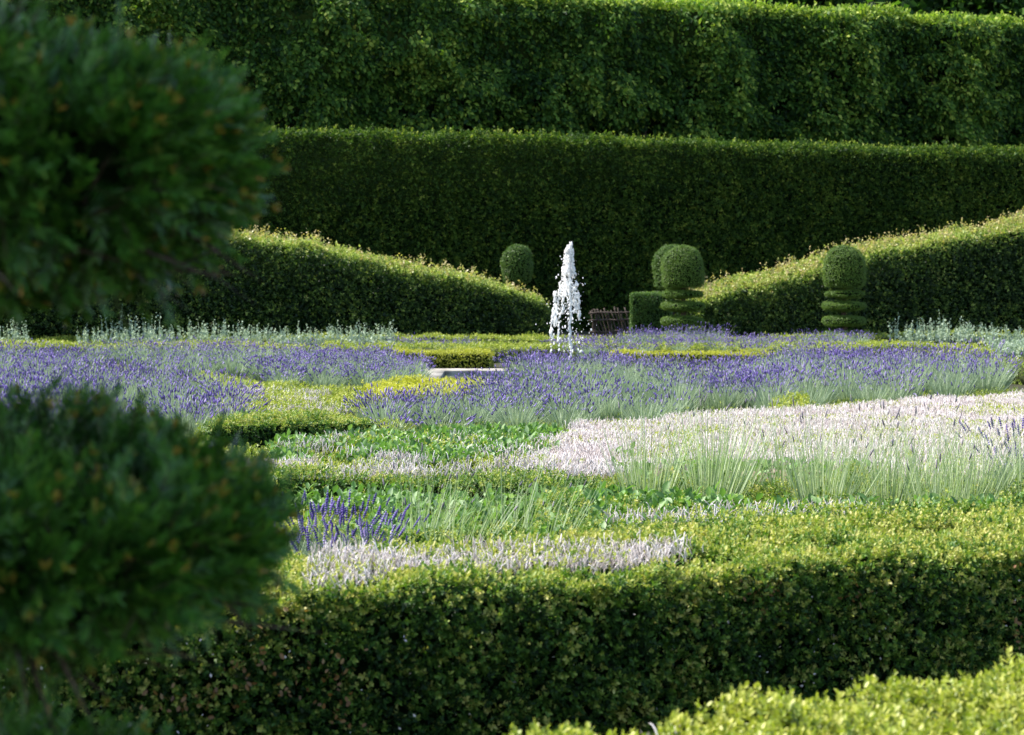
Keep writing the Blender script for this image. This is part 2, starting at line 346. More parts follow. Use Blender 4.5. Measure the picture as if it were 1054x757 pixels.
# ---- dark trees showing over it at the top right
def tree(x, y, h, r, seed, label):
    rr = np.random.default_rng(seed); t = thing('tree', label, 'tree', (x, y, 0), 0, 'dark trees beyond the tallest hedge')
    g = Geo(); trunkgeo(g, 0, 0, 0, h * .8, .28, .07, seed=seed, wob=.2, segs=8)
    for s in range(9):
        az = s * 2.4; z = h * (.3 + .055 * s); p = np.array([0, 0, z]); d = np.array([math.cos(az), math.sin(az), .45]); v = []; f = []
        for i in range(5):
            c = p + d * i * r * .18; w_ = .09 * (1 - i / 6); v += [(c[0], c[1] + w_, c[2]), (c[0] + w_, c[1] - w_, c[2]), (c[0] - w_, c[1] - w_, c[2] + .02)]
        for i in range(4):
            for j in range(3): f.append((i * 3 + j, i * 3 + (j + 1) % 3, i * 3 + 3 + (j + 1) % 3, i * 3 + 3 + j))
        g.add(v, f, .3)
    g.build('trunk', M['bark'], t)
    g = Geo(); k = 42000; d = unit(RG.normal(0, 1, (k, 3))); c = np.array([0, 0, h * .68]); rad = (RG.random(k) ** .33)
    pos = c + d * rad[:, None] * np.array([r, r, h * .36]) * (1 + .25 * noise(d * 2, .8, seed))[:, None]
    pos = pos[(noise(pos, 1.0, seed + 3) + RG.normal(0, .2, k)) > -.15]; k = len(pos)
    g.inst(LEAF4, pos, RG.normal(0, 1, (k, 3)), RG.normal(0, 1, (k, 3)), RG.uniform(.3, .55, k), np.clip(.2 + RG.normal(0, .15, k), 0, 1))
    g.build('crown', M['hornbeam'], t)
for i, (px, lab) in enumerate([(690, 'dark tree hidden behind the top of the tallest hedge, left of the others'), (840, 'dark tree over the tallest hedge, between its two neighbours'),
                               (985, 'dark tree crown over the sunlit top of the tallest hedge near the right edge'), (1110, 'dark tree crown over the tallest hedge at the far right corner')]):
    tree(XD(px, 72 + 2 * i), 72 + 2 * i, 15.5, 4.6, 40 + i, lab)

# ---- long clipped hedge in front of it
L1 = gline(280, 47.6)
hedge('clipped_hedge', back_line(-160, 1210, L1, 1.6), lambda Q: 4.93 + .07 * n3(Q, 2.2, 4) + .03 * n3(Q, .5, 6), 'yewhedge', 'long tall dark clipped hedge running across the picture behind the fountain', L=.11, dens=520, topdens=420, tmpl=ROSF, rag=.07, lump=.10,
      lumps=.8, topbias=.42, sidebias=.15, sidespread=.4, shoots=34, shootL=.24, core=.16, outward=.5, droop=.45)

# ---- the two ramped hedges
L2 = gline(566, 41.5)
def ramp(x0, x1, ys_back, name_pts, line, th, label, ztab):
    a, b = np.array(line(x0)), np.array(line(x1)); P = ccw([a, b, b + V * th, a + V * th]); l = np.linalg.norm(b - a)
    xs = np.array([p[0] for p in ztab]); zz = []
    for px, yb in ztab:
        d = line(px)[1] + th * .9; zz.append(ZD(yb, d))
    ss = np.array([np.dot(np.array(line(px)) - a, U) for px, _ in ztab]); zz = np.array(zz)
    def zt(Q):
        rel = Q - a; s = rel @ U; w = np.clip(rel @ V / th, 0, 1)
        return np.interp(s, ss, zz) - .17 * (1 - w) ** 1.3 - .10 + .03 * n3(Q, .7, 5) + .03 * n3(Q, .25, 7)
    # long thin blocks so that the core follows the slope
    g = hedge_geo(P, lambda Q: zt(Q), L=.085, dens=420, topdens=650, tmpl=ROSF, rag=.04, lump=.07, lumps=.6, topbias=.66, sidebias=.03, sidespread=.34, shoots=75, shootL=.26, core=.14, outward=.6, droop=.2)  # top lighter as new growth; shade of the front deepened in its leaf colour
    return g.build('clipped_hedge', [M['ramp'], M['core']]), label
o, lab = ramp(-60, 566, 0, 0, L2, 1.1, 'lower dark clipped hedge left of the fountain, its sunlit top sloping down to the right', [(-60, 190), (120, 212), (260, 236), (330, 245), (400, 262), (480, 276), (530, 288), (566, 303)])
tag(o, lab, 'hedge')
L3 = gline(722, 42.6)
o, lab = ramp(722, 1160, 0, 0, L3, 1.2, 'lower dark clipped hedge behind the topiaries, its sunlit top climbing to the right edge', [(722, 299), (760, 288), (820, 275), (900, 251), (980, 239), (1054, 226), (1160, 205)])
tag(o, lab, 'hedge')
# ---- small smooth block hedge
hedge('block_hedge', [(XD(650, 41.2), 41.2), (XD(690, 41.6), 41.6), (XD(690, 42.8), 42.8), (XD(650, 42.5), 42.5)], ZD(303, 41.5), 'topiary', 'small smooth green hedge block between the twig fence and the middle topiary', L=.05, dens=1300,
      rag=.012, lump=.02, topbias=.35, sidebias=.02, core=.06, tmpl=ROSF)

# ---- wattle fence
def bar(g, a, b, r, mat=0, seed=0, wob=.0):
    a, b = np.array(a, float), np.array(b, float); d = unit(b - a); n = unit(np.cross(d, [.3, .9, .1])); m = np.cross(d, n); v = []; f = []; rr = np.random.default_rng(seed)
    K = 5
    for k in range(K + 1):
        c = a + (b - a) * k / K + (rr.normal(0, wob, 3) if 0 < k < K else 0); q = r * (1 - .3 * k / K)
        v += [c + q * (math.cos(w) * n + math.sin(w) * m) for w in (0, 1.26, 2.51, 3.77, 5.03)]
    for k in range(K):
        for i in range(5): p, s = k * 5 + i, k * 5 + (i + 1) % 5; f.append((p, s, s + 5, p + 5))
    f2 = [(0, 4, 3), (0, 3, 2), (0, 2, 1)]
    g.add(v, f, .5, mat); g.f.append(np.array([(K * 5, K * 5 + 1, K * 5 + 2), (K * 5, K * 5 + 2, K * 5 + 3), (K * 5, K * 5 + 3, K * 5 + 4)]) + g.n - len(v)); g.m.append(np.zeros(3, np.int32))
Dw = 44.0; x0, x1 = XD(608, Dw), XD(650, Dw)
wf = thing('wattle_fence', 'low fence of slanting weathered brown sticks right of the fountain jet', 'fence', ((x0 + x1) / 2, Dw, 0))
hw = (x1 - x0) / 2
for i in range(13):
    g = Geo(); x = -hw + i * (2 * hw / 12); lean = -.16 if i > 1 else .04
    bar(g, (x + .05, random.uniform(-.03, .03), -.05), (x + lean, random.uniform(-.03, .03), random.uniform(.68, .80) if i > 1 else .72), .024, seed=i, wob=.012); g.build('stick', M['wattle'], wf)
for z in (.2, .46, .62):
    g = Geo(); bar(g, (-hw - .05, -.05, z), (hw + .05, -.05, z + .05), .022, seed=int(z * 99), wob=.015); g.build('rail', M['wattle'], wf)

# ------------------------------------------------------------------ tiered topiary in the distance
def ellip_leaves(g, c, rx, rz, dens, L, bias, flat=1.0, tm=ROSF, below=.25):
    k = int(4 * PI * rx * rx * dens); d = unit(RG.normal(0, 1, (k, 3)))
    p = np.sign(d) * np.abs(d) ** flat if flat != 1 else d
    pos = np.array(c) + p * np.array([rx, rx, rz]); n = unit(d / np.array([rx, rx, rz]))
    pos = pos + n * (.012 * noise(pos, .12, 3) + RG.normal(0, .008, k))[:, None]
    Y = unit(n + RG.normal(0, .4, (k, 3)))
    for j in range(len(tm)):
        q = np.arange(k) % len(tm) == j; s = L * RG.uniform(.7, 1.2, q.sum()); g.inst(tm[j], pos[q], Y[q], RG.normal(0, 1, (q.sum(), 3)), s, np.clip(bias + RG.normal(0, .12, q.sum()), 0, 1))
def solid(g, prof, mat=1, seg=28):
    v = []; f = []
    for r, z in prof: v += [(r * math.cos(a), r * math.sin(a), z) for a in np.linspace(0, 2 * PI, seg, endpoint=False)]
    for k in range(len(prof) - 1):
        for i in range(seg): a = k * seg + i; b = k * seg + (i + 1) % seg; f.append((a, b, b + seg, a + seg))
    g.add(v, f, .2, mat)
def prof_leaves(g, prof, dens, L, bias, tm=ROSF, jit=.01):
    """leaf shell over a surface of revolution"""
    for (r0, z0), (r1, z1) in zip(prof[:-1], prof[1:]):
        sl = math.hypot(r1 - r0, z1 - z0); ar = PI * (r0 + r1) * sl; k = int(ar * dens)
        if k < 1: continue
        t = RG.random(k); a = RG.random(k) * 2 * PI; r = r0 + (r1 - r0) * t; z = z0 + (z1 - z0) * t
        nr, nz = (z1 - z0) / sl, -(r1 - r0) / sl
        n = np.column_stack([np.cos(a) * nr, np.sin(a) * nr, np.full(k, nz)]); pos = np.column_stack([r * np.cos(a), r * np.sin(a), z])
        pos = pos + n * (.022 * noise(pos, .3, 3) + .012 * noise(pos, .09, 4) + RG.normal(0, jit, k) + .03 * (RG.random(k) < .015))[:, None]; Y = unit(n + RG.normal(0, .42, (k, 3)))
        for j in range(len(tm)):
            q = np.arange(k) % len(tm) == j; g.inst(tm[j], pos[q], Y[q], RG.normal(0, 1, (q.sum(), 3)), L * RG.uniform(.7, 1.2, q.sum()), np.clip(bias + RG.normal(0, .13, q.sum()), 0, 1))
def disc_prof(r, zc, h):
    return [(.06, zc - h * .5), (r * .8, zc - h * .42), (r * .97, zc - h * .2), (r, zc + h * .1), (r * .92, zc + h * .34), (r * .7, zc + h * .48), (.06, zc + h * .52)]
def make_topiary(label):
    t = thing('tiered_topiary', label, 'topiary', (0, 0, 0), 0, 'tiered topiaries in front of the right-hand sloping hedge')
    def part(name, prof):
        g = Geo(); solid(g, [(max(.02, r - .035), z) for r, z in prof]); prof_leaves(g, prof, 3600, .028, .5, jit=.006); return g.build(name, [M['topiary'], M['core']], t)
    zc = lambda y: ZD(y, 38.5)
    R = .415
    part('dome', [(.05, zc(295)), (R * .88, zc(295)), (R * .99, zc(290)), (R * 1.0, zc(278)), (R * .9, zc(266)), (R * .7, zc(259)), (R * .42, zc(255)), (.02, zc(253))])
    part('disc', disc_prof(R * .94, zc(303), .12)); part('disc', disc_prof(R * 1.04, zc(315.5), .15)); part('disc', disc_prof(R * 1.02, zc(331), .16)); part('disc', disc_prof(R * 1.04, zc(347), .2))
    g = Geo(); trunkgeo(g, 0, 0, 0, 1.5, .06, .04, wob=.01); g.build('trunk', M['bark'], t)
    return t
def copy_tree(o, parent=None):
    c = o.copy(); C.objects.link(c)
    if parent is not None: c.parent = parent
    for ch in [x for x in list(bpy.data.objects) if x.parent == o]: copy_tree(ch, c)
    return c
tp = make_topiary('tiered clipped topiary with domed top, left one of the two, right of the fountain'); tp.location = (XD(703, 38.5), 38.5, 0)
bpy.context.view_layer.update()
for px, D, rz, lab, grp in [(869, 38.7, 1.9, 'tiered clipped topiary with domed top, right one of the two, before the sloping hedge', 1),
                       (30, 38.2, 3.1, 'distant tiered topiary at the left edge, partly hidden behind the blurred foreground one', 1)]:
    c = copy_tree(tp); c.location = (XD(px, D), D, 0); c.rotation_euler.z = rz; c['label'] = lab; c['group'] = 'tiered topiaries in the far parterre'; c.scale = (1, 1, 1)
tp['group'] = 'tiered topiaries in the far parterre'
def ball(px, py_top, D, r, h, label):
    zt = ZD(py_top, D); t = thing('domed_topiary', label, 'topiary', (XD(px, D), D, 0))
    g = Geo(); prof = [(.05, zt - h), (r * .85, zt - h * .97), (r, zt - h * .7), (r, zt - h * .45), (r * .88, zt - h * .2), (r * .6, zt - h * .06), (r * .3, zt - .01), (.02, zt)]
    solid(g, [(max(.02, a - .035), b) for a, b in prof]); prof_leaves(g, prof, 2000, .045, .35); g.build('dome', [M['topiary'], M['core']], t)
    g = Geo(); trunkgeo(g, 0, 0, 0, zt - h + .1, .07, .05, wob=.01); g.build('trunk', M['bark'], t)
ball(532.5, 253, 45, .34, .85, 'rounded green topiary dome rising behind the left sloping hedge')
ball(691.5, 253, 44, .40, .95, 'rounded topiary dome mostly hidden behind the middle tiered topiary')

# ------------------------------------------------------------------ fountain
DJ = 29.0; jx = XD(587, DJ)
ft = thing('fountain', 'tall white foaming water jet rising from a low stone-edged basin in the parterre', 'fountain', (jx, DJ, 0))
def kerb(x0, y0, x1, y1, h, name):
    g = Geo(); prism(g, ccw([(x0, y0), (x1, y0), (x1, y1), (x0, y1)]), 0, lambda Q: np.full(len(Q), h), 0); o = g.build(name, [M['stone']], ft)
    b = o.modifiers.new('b', 'BEVEL'); b.width = .015; b.segments = 2
kerb(-2.3, -2.3, 2.3, -1.9, .10, 'kerb'); kerb(-2.3, .75, 2.3, 1.35, .10, 'kerb'); kerb(-2.3, -1.9, -1.9, .75, .098, 'kerb'); kerb(1.9, -1.9, 2.3, .75, .098, 'kerb')
g = Geo(); g.add([(-1.9, -1.9, .05), (1.9, -1.9, .05), (1.9, .75, .05), (-1.9, .75, .05)], [(0, 1, 2, 3)], .5); g.build('water_surface', [M['pool']], ft)
g = Geo(); solid(g, [(.09, .05), (.09, .12), (.035, .14), (.03, .24), (.02, .25), (.001, .25)], 0, 16); g.build('nozzle', [M['metal']], ft)
def blob_t():
    v = [(0, 1, 0), (0, -1, 0)] + [(math.cos(a) * .85, .35, math.sin(a) * .85) for a in np.linspace(0, 2 * PI, 6, endpoint=False)] + [(math.cos(a + .5) * .85, -.4, math.sin(a + .5) * .85) for a in np.linspace(0, 2 * PI, 6, endpoint=False)]
    f = [(0, 2 + (i + 1) % 6, 2 + i) for i in range(6)] + [(1, 8 + i, 8 + (i + 1) % 6) for i in range(6)]
    f += [(2 + i, 2 + (i + 1) % 6, 8 + i) for i in range(6)] + [(2 + (i + 1) % 6, 8 + (i + 1) % 6, 8 + i) for i in range(6)]
    return T(v, f)
BLOB = blob_t()
def jet():
    g = Geo(); mpp = DJ / F
    def P(x, y): return np.column_stack([(x - 587) * mpp, np.zeros(len(x)), CH - (y - HY) * mpp])
    # rising stem, a twisting rope
    ys = np.linspace(372, 258, 420); cx = 587 + .7 * np.sin(ys / 7.) + .5 * np.sin(ys / 2.7) - np.clip((300 - ys) / 40, 0, 1) * 0.6
    p = P(cx + RG.normal(0, .35, 420), ys); p[:, 1] = RG.normal(0, .008, 420); g.inst(BLOB, p, (0, 0, 1), RG.normal(0, 1, (420, 3)), .03, .5, wid=RG.uniform(.009, .019, 420))
    # the foaming plume: strings and clots falling back
    def plume(n, ylo, yhi, lc, rc, size, pw=1.0, thr=-.2, seed=3):
        y = yhi - (yhi - ylo) * RG.random(n) ** pw
        l = np.interp(y, [p[0] for p in lc], [p[1] for p in lc]); r = np.interp(y, [p[0] for p in rc], [p[1] for p in rc])
        c = (l + r) / 2; hwid = (r - l) / 2; a = RG.random(n) * 2 * PI; q = np.sqrt(RG.random(n)); x = c + hwid * q * np.cos(a)
        p = P(x, y); p[:, 1] = hwid * mpp * q * np.sin(a)
        k = (noise(p * np.array([1, 1, .55]), .042, seed) + RG.normal(0, .12, n)) > thr
        p = p[k]; n = len(p); s = size * RG.lognormal(0, .45, n)
        g.inst(BLOB, p, np.array([0, 0, 1.]) + RG.normal(0, .4, (n, 3)), RG.normal(0, 1, (n, 3)), s * RG.uniform(1, 3.2, n), .5, wid=s)
    L_ = [(249, 589), (256, 582), (262, 580), (275, 578.5), (290, 576), (300, 573.5), (312, 571), (325, 569), (345, 567)]
    R_ = [(249, 590), (256, 590.5), (270, 591), (282, 593), (300, 595), (312, 597), (325, 598), (345, 599)]
    plume(1900, 249, 283, L_, R_, .0052, 1, -.02)
    plume(2700, 274, 306, L_, R_, .0048, 1, .17, 4)
    plume(1500, 298, 324, L_, R_, .0046, 1.3, .38, 5)
    plume(260, 325, 362, [(325, 566), (362, 564)], [(325, 598), (362, 602)], .0075, 1.3, .38, 6)
    # strings of drops on the left side, and stray spray
    for x0, x1, y0, y1, n in ((573, 567, 300, 348, 130), (577, 571, 296, 335, 110), (595, 597, 300, 330, 90), (580, 579, 300, 322, 80), (591, 593, 296, 322, 90), (576, 574, 325, 352, 40)):
        t = RG.random(n); x = x0 + (x1 - x0) * t ** .7 + RG.normal(0, .7, n); p = P(x, y0 + (y1 - y0) * t); p[:, 1] = RG.normal(0, .1); s = .0062 * RG.lognormal(0, .5, n)
        g.inst(BLOB, p, (0, 0, 1), RG.normal(0, 1, (n, 3)), s * 2.6, .5, wid=s)
    n = 220; y = 262 + 95 * RG.random(n) ** .8; x = 586 + RG.normal(0, 1, n) * np.interp(y, [262, 290, 340], [4, 8, 11]); p = P(x, y); p[:, 1] = RG.normal(0, .15, n)
    s = .0048 * RG.lognormal(0, .5, n); g.inst(BLOB, p, (0, 0, 1), RG.normal(0, 1, (n, 3)), s * 1.5, .5, wid=s)
    g.build('water_jet', M['spray'], ft, smooth=True)
jet()

# ------------------------------------------------------------------ parterre: low box borders and carpets
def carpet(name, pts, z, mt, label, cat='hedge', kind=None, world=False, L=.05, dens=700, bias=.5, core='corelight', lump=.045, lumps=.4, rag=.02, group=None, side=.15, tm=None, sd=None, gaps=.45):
    P = ccw(pts) if world else px_poly(pts, z)
    P = roughen(P)
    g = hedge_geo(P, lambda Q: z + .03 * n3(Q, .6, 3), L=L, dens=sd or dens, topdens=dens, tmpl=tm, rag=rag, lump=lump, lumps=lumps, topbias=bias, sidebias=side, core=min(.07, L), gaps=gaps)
    o = g.build(name, [M[mt], M[core]]); return tag(o, label, cat, group, kind)
def roughen(P, step=.6, amp=.05):
    out = []
    for i in range(len(P)):
        a, b = P[i], P[(i + 1) % len(P)]; n = max(1, int(np.linalg.norm(b - a) / step))
        for k in range(n): out.append(a + (b - a) * k / n + (RG.normal(0, amp, 2) if k else 0))
    return np.array(out)
def pstrip(pts, w, z):      # strip laid along photo points of its top surface
    return strip(np.array([W(x, y, z) for x, y in pts]), w)

# far zone
BL = 'boxlow'
carpet('box_border', pstrip([(-60, 349), (60, 349), (200, 347.5), (420, 347), (560, 346.5)], 1.5, .3), .30, BL, 'low flat yellow-green box border along the foot of the left sloping hedge', world=True, L=.06, dens=330, bias=.55)
carpet('box_border', pstrip([(560, 349), (650, 348), (740, 349), (800, 347), (850, 346)], 1.0, .3), .29, BL, 'low yellow-green box border between twig fence and lavender, behind the fountain', world=True, L=.06, dens=330, bias=.5)
carpet('box_border', pstrip([(850, 347.5), (950, 346), (1054, 344.5), (1130, 343.5)], .8, .3), .33, BL, 'furthest low box border along the foot of the right sloping hedge', world=True, L=.06, dens=330, bias=.5)
carpet('box_border', pstrip([(800, 352), (900, 352), (1000, 354), (1054, 357), (1130, 360)], 1.6, .3), .25, BL, 'wide low yellow-green box border right of the far lavender haze', world=True, L=.06, dens=330, bias=.6)
carpet('box_border', pstrip([(945, 366), (1000, 369), (1054, 372), (1120, 376)], 1.2, .3), .28, BL, 'low box border with yellow tips at the right edge behind the big lavender drift', world=True, L=.055, dens=400, bias=.5)
carpet('box_border', pstrip([(330, 354), (450, 354), (560, 354.5), (640, 354)], 1.8, .3), .27, BL, 'yellow-green box border behind the fountain and left of the jet', world=True, L=.06, dens=330, bias=.55)
carpet('box_border', pstrip([(20, 352), (110, 352), (200, 353), (300, 356)], 1.8, .3), .26, BL, 'yellow-green box border at the left behind the near lavender drift', world=True, L=.06, dens=330, bias=.6)
carpet('box_border', pstrip([(640, 354), (720, 353.5), (800, 354), (880, 356)], 1.6, .3), .25, BL, 'faded yellow-green box border among the far lavender, right of the fountain', world=True, L=.06, dens=330, bias=.55)
# clipped border behind the basin with its dark front face
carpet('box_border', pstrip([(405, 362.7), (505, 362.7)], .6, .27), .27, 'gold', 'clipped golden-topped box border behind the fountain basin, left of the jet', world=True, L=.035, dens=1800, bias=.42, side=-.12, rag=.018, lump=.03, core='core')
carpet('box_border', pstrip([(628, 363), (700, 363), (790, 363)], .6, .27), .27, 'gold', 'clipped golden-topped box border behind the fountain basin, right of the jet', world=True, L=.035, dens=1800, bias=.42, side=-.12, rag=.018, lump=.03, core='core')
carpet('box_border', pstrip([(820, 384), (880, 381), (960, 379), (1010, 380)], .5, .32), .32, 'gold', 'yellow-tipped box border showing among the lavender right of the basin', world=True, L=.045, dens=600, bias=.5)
# middle zone
Z = .40
carpet('box_carpet', [(205, 382), (290, 398), (375, 402), (372, 440), (300, 442), (225, 432)], Z - .08, BL, 'bright yellow-green clipped box bed in the left middle, beside the purple lavender', L=.042, dens=1100, bias=.6, cat='box bed')
carpet('golden_shrub', [(372, 399), (420, 393), (495, 392), (500, 401), (450, 405), (385, 407)], .36, 'gold', 'low bright yellow shrub bed between two lavender drifts left of centre', L=.045, dens=1100, bias=.6, cat='shrub')
carpet('box_carpet', [(250, 430), (330, 428), (420, 432), (420, 446), (300, 452), (240, 450)], .37, BL, 'narrow box bed with dark gaps, left of the central lavender', L=.035, dens=1500, bias=.45, cat='box bed')
carpet('box_border', pstrip([(225, 442), (300, 440), (380, 437)], .35, .42), .40, 'box', 'darker green box border line crossing the left middle', world=True, L=.033, dens=2000, bias=.5, core='core')
carpet('box_carpet', [(-80, 350), (60, 352), (60, 356), (-80, 358)], .3, BL, 'thin low box bed at the far left edge', L=.06, dens=330, bias=.6, cat='box bed')
carpet('box_carpet', [(200, 440), (600, 432), (720, 425), (860, 412), (1140, 398), (1140, 425), (600, 460), (200, 470)], .30, BL, 'long low box planting between the lavender and the pale dry flowers', L=.035, dens=900, bias=.45, cat='box bed')
carpet('box_carpet', [(200, 462), (560, 455), (1140, 430), (1140, 520), (700, 520), (200, 520)], .36, BL, 'box planting under the pale dry flowers and sage in the middle ground', L=.032, dens=1100, bias=.5, cat='box bed', core='core')
carpet('box_carpet', [(640, 512), (800, 500), (1150, 505), (1150, 568), (900, 582), (640, 590), (520, 560), (560, 520)], .44, 'box', 'uneven yellow-green box bed just behind the near hedge on the right', L=.034, dens=2300, bias=.60, cat='box bed', lump=.15, lumps=.28, core='core', gaps=.85)
carpet('box_carpet', [(190, 520), (560, 520), (620, 590), (190, 630)], .36, BL, 'yellow-green box planting behind the near hedge on the left, under the purple lavender', L=.034, dens=2000, bias=.45, cat='box bed', lump=.05, core='core', gaps=.5)
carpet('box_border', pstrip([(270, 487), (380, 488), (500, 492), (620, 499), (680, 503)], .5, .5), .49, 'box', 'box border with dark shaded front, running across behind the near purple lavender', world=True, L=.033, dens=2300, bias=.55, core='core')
carpet('box_shrub', [(795, 414), (812, 410), (832, 411), (834, 417), (815, 421), (797, 420)], .42, BL, 'little round yellow-green box shrub at the back edge of the white flowers', L=.035, dens=1800, bias=.6, cat='shrub', lump=.06)

# near clipped hedge
L5 = gline(300, 5.62)
a, b = np.array(L5(-160)), np.array(L5(1230)); fr = [a + (b - a) * t + V * (.035 * math.sin(t * 9) + .02 * math.sin(t * 23)) for t in np.linspace(0, 1, 16)]
Pn = ccw(fr + [b + V * .85, a + V * .85])
def near_top(Q): return .735 + .02 * n3(Q, .5, 4) + .012 * n3(Q, .15, 6)
dryP = px_poly([(300, 598), (320, 574), (400, 569), (470, 566), (640, 560), (740, 566), (755, 578), (640, 583), (560, 582), (500, 592), (430, 590), (330, 606)], .75)
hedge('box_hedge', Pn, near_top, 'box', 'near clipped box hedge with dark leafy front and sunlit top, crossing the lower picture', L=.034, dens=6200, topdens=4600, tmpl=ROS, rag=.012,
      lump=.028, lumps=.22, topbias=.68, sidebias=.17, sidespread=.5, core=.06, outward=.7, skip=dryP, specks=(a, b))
# corner hedge close to the camera
cp = [(1.95, 4.90), (1.30, 4.68), (1.02, 4.56), (.80, 4.45), (.54, 4.27), (.33, 4.12), (.17, 4.0), (.0, 3.87), (-.04, 3.65), (.05, 3.3), (1.95, 3.3)]
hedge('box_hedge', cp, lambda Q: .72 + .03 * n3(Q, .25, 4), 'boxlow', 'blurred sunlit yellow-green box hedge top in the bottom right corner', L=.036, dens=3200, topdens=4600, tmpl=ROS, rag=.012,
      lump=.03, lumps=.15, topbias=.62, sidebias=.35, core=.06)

for pts_, w_, z_, lab_ in (([(215, 438), (300, 434), (380, 431)], .2, .50, 'short dark-fronted box line at the left between yellow-green bed and sage leaves'),
                          ([(610, 552), (720, 541), (860, 533), (1000, 529), (1150, 526)], .22, .64, 'dark-fronted box ridge, second one behind the near hedge on the right'),
                          ([(760, 566), (880, 556), (1000, 549), (1150, 545)], .16, .70, 'thin box ridge directly behind the near hedge on the right'),
                          ([(230, 546), (420, 551), (560, 548), (640, 540)], .2, .52, 'low box ridge between the leaning stalks and the near dry stalks')):
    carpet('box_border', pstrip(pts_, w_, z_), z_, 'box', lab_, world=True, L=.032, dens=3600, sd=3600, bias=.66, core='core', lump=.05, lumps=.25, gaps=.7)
# ------------------------------------------------------------------ herbs
def spikes_dry(g, P, z, dens, L, rag=.12, thr=-.55, seed=31, mat=0):
    Q = sample(P, dens, rag, .5); q = n3(Q, .35, seed) + RG.normal(0, .25, len(Q)); Q = Q[q > thr]; k = len(Q)
    p = np.column_stack([Q, z + .02 * n3(Q, .3, 3) - L * .6 + RG.normal(0, .012, k)])
    s = L * RG.uniform(.6, 1.3, k); g.inst(CURL, p, unit(RG.normal(0, .32, (k, 3)) + np.array([0, 0, 1.])), RG.normal(0, 1, (k, 3)), s, np.clip(.58 + RG.normal(0, .22, k), 0, 1), mat=mat, wid=s * .085)
def dry_patch(pts, z, label, dens, L, thr=-.55, seed=31, rag=.22, w=False):
    P = ccw(pts) if w else px_poly(pts, z); g = Geo(); prism(g, inset(P, rag * .5), 0, lambda Q: np.full(len(Q), z - L * .75), 1) if thr < -.8 else None
    spikes_dry(g, P, z, dens, L, rag, thr, seed)
    # green shoots pushing through
    Q = sample(P, dens * .11); Q = Q[n3(Q, .5, seed + 3) + RG.normal(0, .2, len(Q)) > .12]; k = len(Q)
    g.inst(ROSF[0], np.column_stack([Q, np.full(k, z - .01)]), unit(RG.normal(0, .3, (k, 3)) + np.array([0, 0, 1.])), RG.normal(0, 1, (k, 3)), L * .9, np.clip(.6 + RG.normal(0, .15, k), 0, 1), mat=2)
    o = g.build('dry_flowers', [M['dry'], M['dryground'], M['boxlow']]); return tag(o, label, 'flowers', None, 'stuff')
M['dryground'] = rough_mat('dry_stems', (.16, .12, .09), (.34, .27, .23), 60)
dry_patch([(540, 468), (592, 438), (690, 426), (830, 419), (950, 411), (1150, 400), (1150, 500), (960, 490), (850, 480), (700, 478), (600, 482)], .44, 'large bed of bleached whitish pink dry flower stalks across the right middle', 3400, .048, thr=-.9, seed=31)
dry_patch([(270, 478), (380, 471), (480, 474), (560, 470), (640, 480), (600, 487), (430, 489), (270, 492)], .50, 'strip of bleached dry flower stalks at the left, behind the purple lavender clump', 3200, .042, thr=-.1, seed=33)
dry_patch(dryP, .765, 'bleached dry flower stalks on top of the near box hedge', 5200, .032, thr=-.12, seed=35, rag=.08, w=True)
dry_patch([(760, 520), (640, 522), (640, 537), (700, 545), (850, 542), (960, 530), (860, 518)], .56, 'patchy bleached dry stalks among the box just behind the near hedge', 1900, .04, thr=.18, seed=37)
dry_patch([(225, 400), (330, 404), (360, 420), (300, 428), (225, 424)], .34, 'thin scatter of bleached dry stalks over the yellow-green bed at left', 900, .06, thr=.15, seed=39)
dry_patch([(290, 452), (420, 444), (600, 452), (560, 462), (300, 468)], .42, 'sparse bleached dry stalks between the green sage leaves', 900, .055, thr=.2, seed=41)

def lav_bush(gf, gs, x, y, z0, h, r, nf, ns, bloom=.4, spike=.07, wid=.005, whorl=False, lean=(0, 0), sm=0, swid=.016):
    """grey-green tuft from one root, flower stalks above it"""
    k = nf; a = RG.random(k) * 2 * PI; t = RG.random(k) ** .6
    base = np.column_stack([x + .35 * r * t * np.cos(a), y + .35 * r * t * np.sin(a), np.full(k, z0)])
    Y = unit(np.column_stack([np.cos(a) * t * r / h * .9 + lean[0], np.sin(a) * t * r / h * .9 + lean[1], np.ones(k)]) + RG.normal(0, .12, (k, 3)))
    gf.inst(BLADE, base, Y, RG.normal(0, 1, (k, 3)), h * .72 * RG.uniform(.6, 1.1, k), np.clip(.45 + RG.normal(0, .2, k), 0, 1), wid=wid * 2.0)
    k = ns; a = RG.random(k) * 2 * PI; t = RG.random(k) ** .5
    base = np.column_stack([x + .3 * r * t * np.cos(a), y + .3 * r * t * np.sin(a), np.full(k, z0 + .05)])
    Y = unit(np.column_stack([np.cos(a) * t * r / h * 1.25 + lean[0], np.sin(a) * t * r / h * 1.25 + lean[1], np.ones(k)]) + RG.normal(0, .07, (k, 3)))
    l = h * (.52 + .6 * RG.random(k) ** .7)
    gf.inst(BLADE, base, Y, RG.normal(0, 1, (k, 3)), l, np.clip(.6 + RG.normal(0, .15, k), 0, 1), wid=wid)
    s = spike * RG.uniform(.6, 1.25, k); n = int(k * bloom)
    if n: gs.inst(WHORL if whorl else SPIKE, (base + Y * (l * .93)[:, None])[:n], Y[:n], RG.normal(0, 1, (n, 3)), s[:n], np.clip(.45 + RG.normal(0, .12) + RG.normal(0, .25, n), 0, 1), wid=swid * RG.uniform(.7, 1.2, n), mat=sm)
def scatter_centres(P, d):
    Q = sample(P, 14 / (d * d)); out = []
    for q in Q:
        if all((q[0] - o[0]) ** 2 + (q[1] - o[1]) ** 2 > d * d for o in out): out.append(q)
    return out
